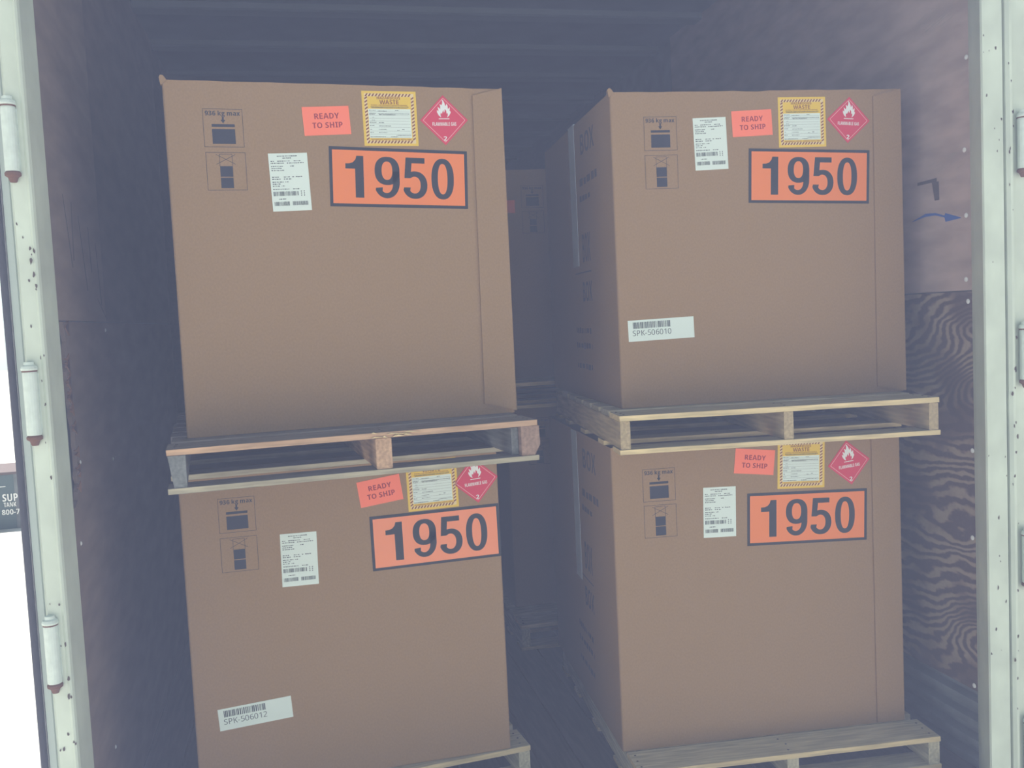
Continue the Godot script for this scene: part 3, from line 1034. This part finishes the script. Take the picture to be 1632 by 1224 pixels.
func diamond(r: float) -> Array:
	return [Vector2(0, -r), Vector2(r, 0), Vector2(0, r), Vector2(-r, 0)]


func flame_print() -> ArrayMesh:
	var st := surface()
	# outline of the flame, over a square of side 1 (x -0.5..0.5, y 0..1)
	var out := [[-0.20, 0.00], [-0.36, 0.10], [-0.47, 0.27], [-0.48, 0.40], [-0.40, 0.36], [-0.37, 0.33], [-0.38, 0.46], [-0.42, 0.58], [-0.30, 0.51], [-0.24, 0.45], [-0.22, 0.60], [-0.27, 0.74], [-0.13, 0.66], [-0.08, 0.74], [-0.05, 0.86], [-0.10, 1.00], [0.02, 0.91], [0.12, 0.74], [0.14, 0.62], [0.20, 0.66], [0.24, 0.76], [0.31, 0.62], [0.31, 0.46], [0.38, 0.50], [0.44, 0.58], [0.45, 0.44], [0.42, 0.34], [0.48, 0.36], [0.50, 0.26], [0.38, 0.10], [0.22, 0.00], [0.29, 0.14], [0.26, 0.26], [0.20, 0.20], [0.19, 0.36], [0.10, 0.46], [0.07, 0.32], [0.02, 0.25], [-0.02, 0.40], [-0.08, 0.30], [-0.14, 0.20], [-0.21, 0.26], [-0.24, 0.14]]
	var pts := []
	for q in out:
		pts.append(Vector2(q[0] * 0.043, 0.008 + q[1] * 0.054))
	polygon(st, pts, 0.0)
	rect(st, -0.0165, 0.0030, 0.0165, 0.0052, 0.0)
	return done(st, M.white)


func diamond_text() -> ArrayMesh:
	var st := surface()
	write(st, "FLAMMABLE GAS", bold, -0.0365, -0.0165, 0.0365, -0.0060, 0.0)
	write(st, "2", bold, -0.0052, -0.0605, 0.0052, -0.0475, 0.0)
	return done(st, M.white)


func diamond_line() -> ArrayMesh:
	var st := surface()
	var a := diamond(0.0645)
	for i in 4:
		stroke(st, a[i], a[(i + 1) % 4], 0.0017, 0.0)
	return done(st, M.pink)


func flammable_label(parent: Node3D, c: Vector2, deg: float) -> void:
	var st := surface()
	prism(st, diamond(0.0735), 0.0, 0.0009, 2)
	var o := put("flammable_gas_label", done(st, M.red), parent, Vector3(c.x, c.y, 0.0002), Basis(Vector3.BACK, deg_to_rad(deg)))
	put("border_line", once("dl", diamond_line), o, Vector3(0, 0, 0.0011))
	put("flame_print", once("df", flame_print), o, Vector3(0, 0, 0.0011))
	put("lettering", once("dt", diamond_text), o, Vector3(0, 0, 0.0011))


func placard(parent: Node3D, c: Vector2, deg: float, wrinkled := false) -> void:
	var w := 0.413
	var h := 0.172
	var o := sticker("number_placard", parent, c, w, h, deg, M.black)
	var field := ArrayMesh.new()
	var st := surface()
	if wrinkled:
		# the vinyl has bubbled: a fine uneven sheet
		var n := FastNoiseLite.new()
		n.seed = 8
		n.frequency = 14.0
		n.fractal_octaves = 3
		var nx := 90
		var ny := 36
		var P := func(i, k):
			var x := lerpf(-w / 2 + 0.009, w / 2 - 0.009, float(i) / nx)
			var y := lerpf(-h / 2 + 0.009, h / 2 - 0.009, float(k) / ny)
			var edge: float = minf(minf(i, nx - i), minf(k, ny - k)) / 4.0
			var amp: float = clampf((x + 0.02) / 0.1, 0.05, 1.0) * clampf((0.03 - y) / 0.05, 0.12, 1.0)
			return Vector3(x, y, 0.0008 + n.get_noise_2d(x * 1.4, y * 2.2) * 0.0009 * clampf(edge, 0, 1) * amp + 0.0006)
		st.set_smooth_group(0)
		for i in nx:
			for k in ny:
				for q in [P.call(i, k), P.call(i + 1, k + 1), P.call(i + 1, k), P.call(i, k), P.call(i, k + 1), P.call(i + 1, k + 1)]:
					st.add_vertex(q)
		st.generate_normals()
		field = done(st, M.orange_wrinkled)
		put("orange_field", field, o, Vector3(0, 0, 0.0009))
		digits(o, 0.0029)
	else:
		rect(st, -w / 2 + 0.009, -h / 2 + 0.009, w / 2 - 0.009, h / 2 - 0.009, 0.0)
		field = done(st, M.orange)
		put("orange_field", field, o, Vector3(0, 0, 0.0011))
		digits(o, 0.0013)


func flap(parent: Node3D, pts: Array) -> void:
	var ring := []
	for q in pts: ring.append(Vector2(q[0], q[1]))
	var st := surface()
	prism(st, flipped(ring), 0.0, 0.006, 2)
	put("overlap_flap", done(st, M.kraft), parent)


func side_print(parent: Node3D, big: float, over: bool) -> void:
	# faint print on the left side, read towards the front corner
	var at := Vector3(-BOX_W / 2 - 0.0004, 0, 0)
	var turn := Basis(Vector3.UP, -PI / 2)
	for q in [[-0.42, 0.865, -0.22, 0.935], [-0.45, 0.49, -0.33, 0.59], [-0.47, 0.35, -0.33, 0.42]]:
		var word := surface()
		write(word, "BOX", bold, q[0], q[1], q[2], q[3], 0.0)
		put("side_lettering", done(word, M.faint_ink), parent, at, turn)
	var st := surface()
	var r := RandomNumberGenerator.new()
	r.seed = 61
	small_print(st, -0.45, -0.20, 0.772, 0.030, 0.0, r)
	small_print(st, -0.46, -0.30, 0.715, 0.022, 0.0, r)
	rect(st, -0.58, 0.452, -0.33, 0.457, 0.0)
	for y in [0.245, 0.19, 0.115]:
		small_print(st, -0.60, -0.36, y, 0.024, 0.0, r)
	put("small_print", done(st, M.faint_ink), parent, at, turn).set_meta("kind", "stuff")
	# strip of film hanging from the top edge
	st = surface()
	block(st, Vector3(-0.0016, big, -0.60), Vector3(0.0, BOX_H + (0.003 if over else -0.004), -0.51))
	if over:
		block(st, Vector3(-0.0016, BOX_H - 0.001, -0.60), Vector3(0.12, BOX_H + 0.003, -0.51))
	put("tape_strip", done(st, M.tape), parent, Vector3(-BOX_W / 2 - 0.0004, 0, 0))


func carton(where: Vector3, turn: float, label: String, d: Dictionary) -> Node3D:
	var o := base("cardboard_box", where, turn)
	tag(o, label, "cardboard box", "large cardboard boxes on pallets")
	put("box_body", body_mesh(d.seed, d.get("dip", 0.0)), o)
	if d.has("flap"): flap(o, d.flap)
	if d.has("curl"):
		# the crushed top corner stands up in a small tab
		var st := surface()
		prism(st, flipped([Vector2(-0.488, 0.972), Vector2(-0.472, 0.985), Vector2(-0.476, 0.992), Vector2(-0.481, 0.9985), Vector2(-0.488, 0.9995), Vector2(-0.492, 0.993)]), -0.012, 0.0025, 2)
		put("bent_corner", done(st, M.kraft), o)
	var ink_z := 0.0004
	put("load_limit_print", once("s1", limit_symbol), o, Vector3(d.s1.x, d.s1.y, ink_z))
	put("stacking_limit_print", once("s2", stack_symbol), o, Vector3(d.s2.x, d.s2.y, ink_z))
	if d.has("ready"):
		var s := sticker("ready_label", o, d.ready[0], 0.134, 0.081, d.ready[1], M.ready)
		put("lettering", once("rt", ready_text), s, Vector3(0, 0, 0.0011))
	if d.has("haz"):
		var s := sticker("hazardous_waste_label", o, d.haz[0], 0.161, 0.158, d.haz[1], M.yellow)
		put("striped_border", once("hb", hazard_band), s, Vector3(0, 0, 0.0010))
		put("border_stripes", once("hs", hazard_stripes), s, Vector3(0, 0, 0.0012)).set_meta("kind", "stuff")
		put("form_field", once("hf", hazard_form), s, Vector3(0, 0, 0.0010))
		put("lettering", once("ht", hazard_title), s, Vector3(0, 0, 0.0012))
		put("form_print", once("hp", hazard_print), s, Vector3(0, 0, 0.0012)).set_meta("kind", "stuff")
	if d.has("flam"): flammable_label(o, d.flam[0], d.flam[1])
	if d.has("plac"): placard(o, d.plac[0], d.plac[1], d.get("wrinkled", false))
	if d.has("white"):
		var s := sticker("shipping_label", o, d.white[0], 0.109, 0.163, d.white[1], M.paper)
		put("label_print", once("mp", manifest_print), s, Vector3(0, 0, 0.0011)).set_meta("kind", "stuff")
	if d.has("spk"):
		var s := sticker("barcode_label", o, d.spk[0], 0.217, 0.067, d.spk[1], M.paper)
		put("barcode_print", once("bc", barcode_bars), s, Vector3(0, 0, 0.0011)).set_meta("kind", "stuff")
		put("lettering", barcode_text(d.spk[2]), s, Vector3(0, 0, 0.0011))
	if d.has("side"): side_print(o, d.side, d.has("curl"))
	return o


func pallets_and_boxes() -> void:
	var UL := Vector3(0.1657, -0.2961, -2.8746)
	var UR := Vector3(1.4768, -0.3076, -2.880)
	var LL := Vector3(0.1153, -0.2961 - 0.1184 - BOX_H, -2.9921)
	var LR := Vector3(1.4266, -0.3076 - 0.1184 - BOX_H, -2.856)
	var pine := {"seed": 100, "stringer": 0.030, "mid": 0.02, "ends": [M.pine_z, M.pine_z, M.pine_z], "top": M.pale_x, "edge": M.pine_edge_x, "low": M.pale_x, "low_edge": M.pine_edge_x}
	var old := {"seed": 200, "stringer": 0.044, "mid": 0.058, "chamfer": 0.056, "split": true, "taper": true, "ends": [M.blue_grey_z, M.tan_z, M.rose_z], "top": M.grey_x, "edge": M.tan_x, "low": M.grey_x, "low_edge": M.pale_x}
	var pale := {"seed": 300, "stringer": 0.038, "mid": 0.0, "ends": [M.straw_z, M.straw_z, M.straw_z], "top": M.straw_x, "edge": M.pine_edge_x, "low": M.straw_x, "low_edge": M.pine_edge_x}
	pallet(Vector3(LL.x + 0.05, FLOOR_Y, -2.955), 0.11, LL.y - FLOOR_Y, pale, "wooden pallet on the floor under the lower left cardboard box")
	pale.seed = 340
	pallet(Vector3(LR.x + 0.02, FLOOR_Y, -2.712), -0.0725, LR.y - FLOOR_Y, pale, "pale pine pallet on the floor under the lower right cardboard box")
	pallet(Vector3(0.1563, UL.y - 0.1184, -2.6357), 0.0893, 0.1184, old, "weathered grey pallet with one reddish chamfered stringer end, between the left boxes")
	pallet(Vector3(1.4174, UR.y - 0.1184, -2.6639), -0.105, 0.1184, pine, "clean yellow pine pallet between the upper and lower right boxes")
	carton(UL, 0.0985, "cardboard box on the weathered grey pallet, with an overlap flap down its right edge", {
		"seed": 1, "curl": true, "flap": [[0.395, 0.965], [0.488, 0.989], [0.488, 0.006], [0.386, 0.034]], "s1": Vector2(-0.3309, 0.8588), "s2": Vector2(-0.3297, 0.7394),
		"ready": [Vector2(-0.0439, 0.8836), 2.9], "haz": [Vector2(0.1418, 0.8928), 0.4], "flam": [Vector2(0.3049, 0.891), 1.0], "plac": [Vector2(0.1612, 0.7196), -1.7], "white": [Vector2(-0.1579, 0.7093), 1.7]})
	carton(UR, -0.0637, "cardboard box on the yellow pine pallet, with a white SPK-506010 barcode label", {
		"seed": 2, "curl": true, "dip": -0.016, "flap": [[0.392, 0.964], [0.488, 0.987], [0.488, 0.002], [0.386, 0.02]], "s1": Vector2(-0.3253, 0.8584), "s2": Vector2(-0.3257, 0.7393),
		"ready": [Vector2(-0.0216, 0.8855), 2.2], "haz": [Vector2(0.1477, 0.886), 0.0], "flam": [Vector2(0.3072, 0.8901), -3.5], "plac": [Vector2(0.1683, 0.7132), -2.0], "white": [Vector2(-0.1619, 0.8236), 1.6], "spk": [Vector2(-0.3462, 0.2459), 1.2, "SPK-506010"], "side": 0.48})
	carton(LL, 0.0358, "cardboard box under the weathered pallet, with a white SPK-506012 barcode label", {
		"seed": 3, "s1": Vector2(-0.3234, 0.8516), "s2": Vector2(-0.3234, 0.7319), "wrinkled": true,
		"ready": [Vector2(0.1074, 0.8844), 7.0], "haz": [Vector2(0.272, 0.890), 1.0], "flam": [Vector2(0.4115, 0.891), 4.7], "plac": [Vector2(0.2768, 0.7221), 0.6], "white": [Vector2(-0.1492, 0.697), -0.7], "spk": [Vector2(-0.3078, 0.2373), 3.4, "SPK-506012"]})
	carton(LR, -0.0725, "cardboard box under the yellow pine pallet, its READY TO SHIP label tilted clockwise", {
		"seed": 4, "flap": [[0.391, 0.974], [0.488, 0.974], [0.488, 0.002], [0.391, 0.004]], "s1": Vector2(-0.3318, 0.8592), "s2": Vector2(-0.3309, 0.7424),
		"ready": [Vector2(-0.0106, 0.9113), -6.4], "haz": [Vector2(0.1479, 0.8929), -2.0], "flam": [Vector2(0.3131, 0.8863), 6.4], "plac": [Vector2(0.1652, 0.7172), -1.7], "white": [Vector2(-0.1335, 0.7563), -1.3], "side": 0.43})
	# the next stack further in, seen through the gap
	var FU := Vector3(1.46, -0.2961, -4.50)
	var FL := Vector3(1.44, -0.2961 - 0.1184 - BOX_H, -4.50)
	pale.seed = 380
	pallet(Vector3(1.42, FLOOR_Y, -4.22), 0.0, FL.y - FLOOR_Y, pale, "shadowed pallet on the floor, deep in the gap between the stacks")
	pine.seed = 400
	pallet(Vector3(1.42, FU.y - 0.1184, -4.22), 0.0, 0.1184, pine, "shadowed pallet between the two boxes deep in the gap")
	var far := carton(FU, 0.0, "shadowed upper cardboard box deep in the gap behind the front stacks", {"seed": 5, "s1": Vector2(-0.33, 0.86), "s2": Vector2(-0.33, 0.74)})
	sticker("red_label", far, Vector2(-0.442, 0.815), 0.05, 0.06, 0.0, M.ready)
	carton(FL, 0.0, "shadowed lower cardboard box deep in the gap behind the front stacks", {"seed": 6, "s1": Vector2(-0.33, 0.86), "s2": Vector2(-0.33, 0.74)})


func haze() -> void:  # fog added to lift the blacks as veiling glare in a lens does
	var f := FogVolume.new()
	f.name = "lens_veil_haze"
	f.shape = RenderingServer.FOG_VOLUME_SHAPE_BOX
	var lo := Vector3(WALL_L - 0.01, FLOOR_Y - 0.01, NOSE_Z - 0.02)
	var hi := Vector3(WALL_R + 0.02, CEIL_Y + 0.02, 0.6)
	f.size = hi - lo
	f.position = (lo + hi) / 2
	var m := FogMaterial.new()
	m.density = VEIL_DENSITY
	m.albedo = VEIL_COLOR
	f.material = m
	add_child(f)
	tag(f, "thin bluish haze added to stand for lens veiling glare, in the doorway and the trailer", "", "", "stuff")
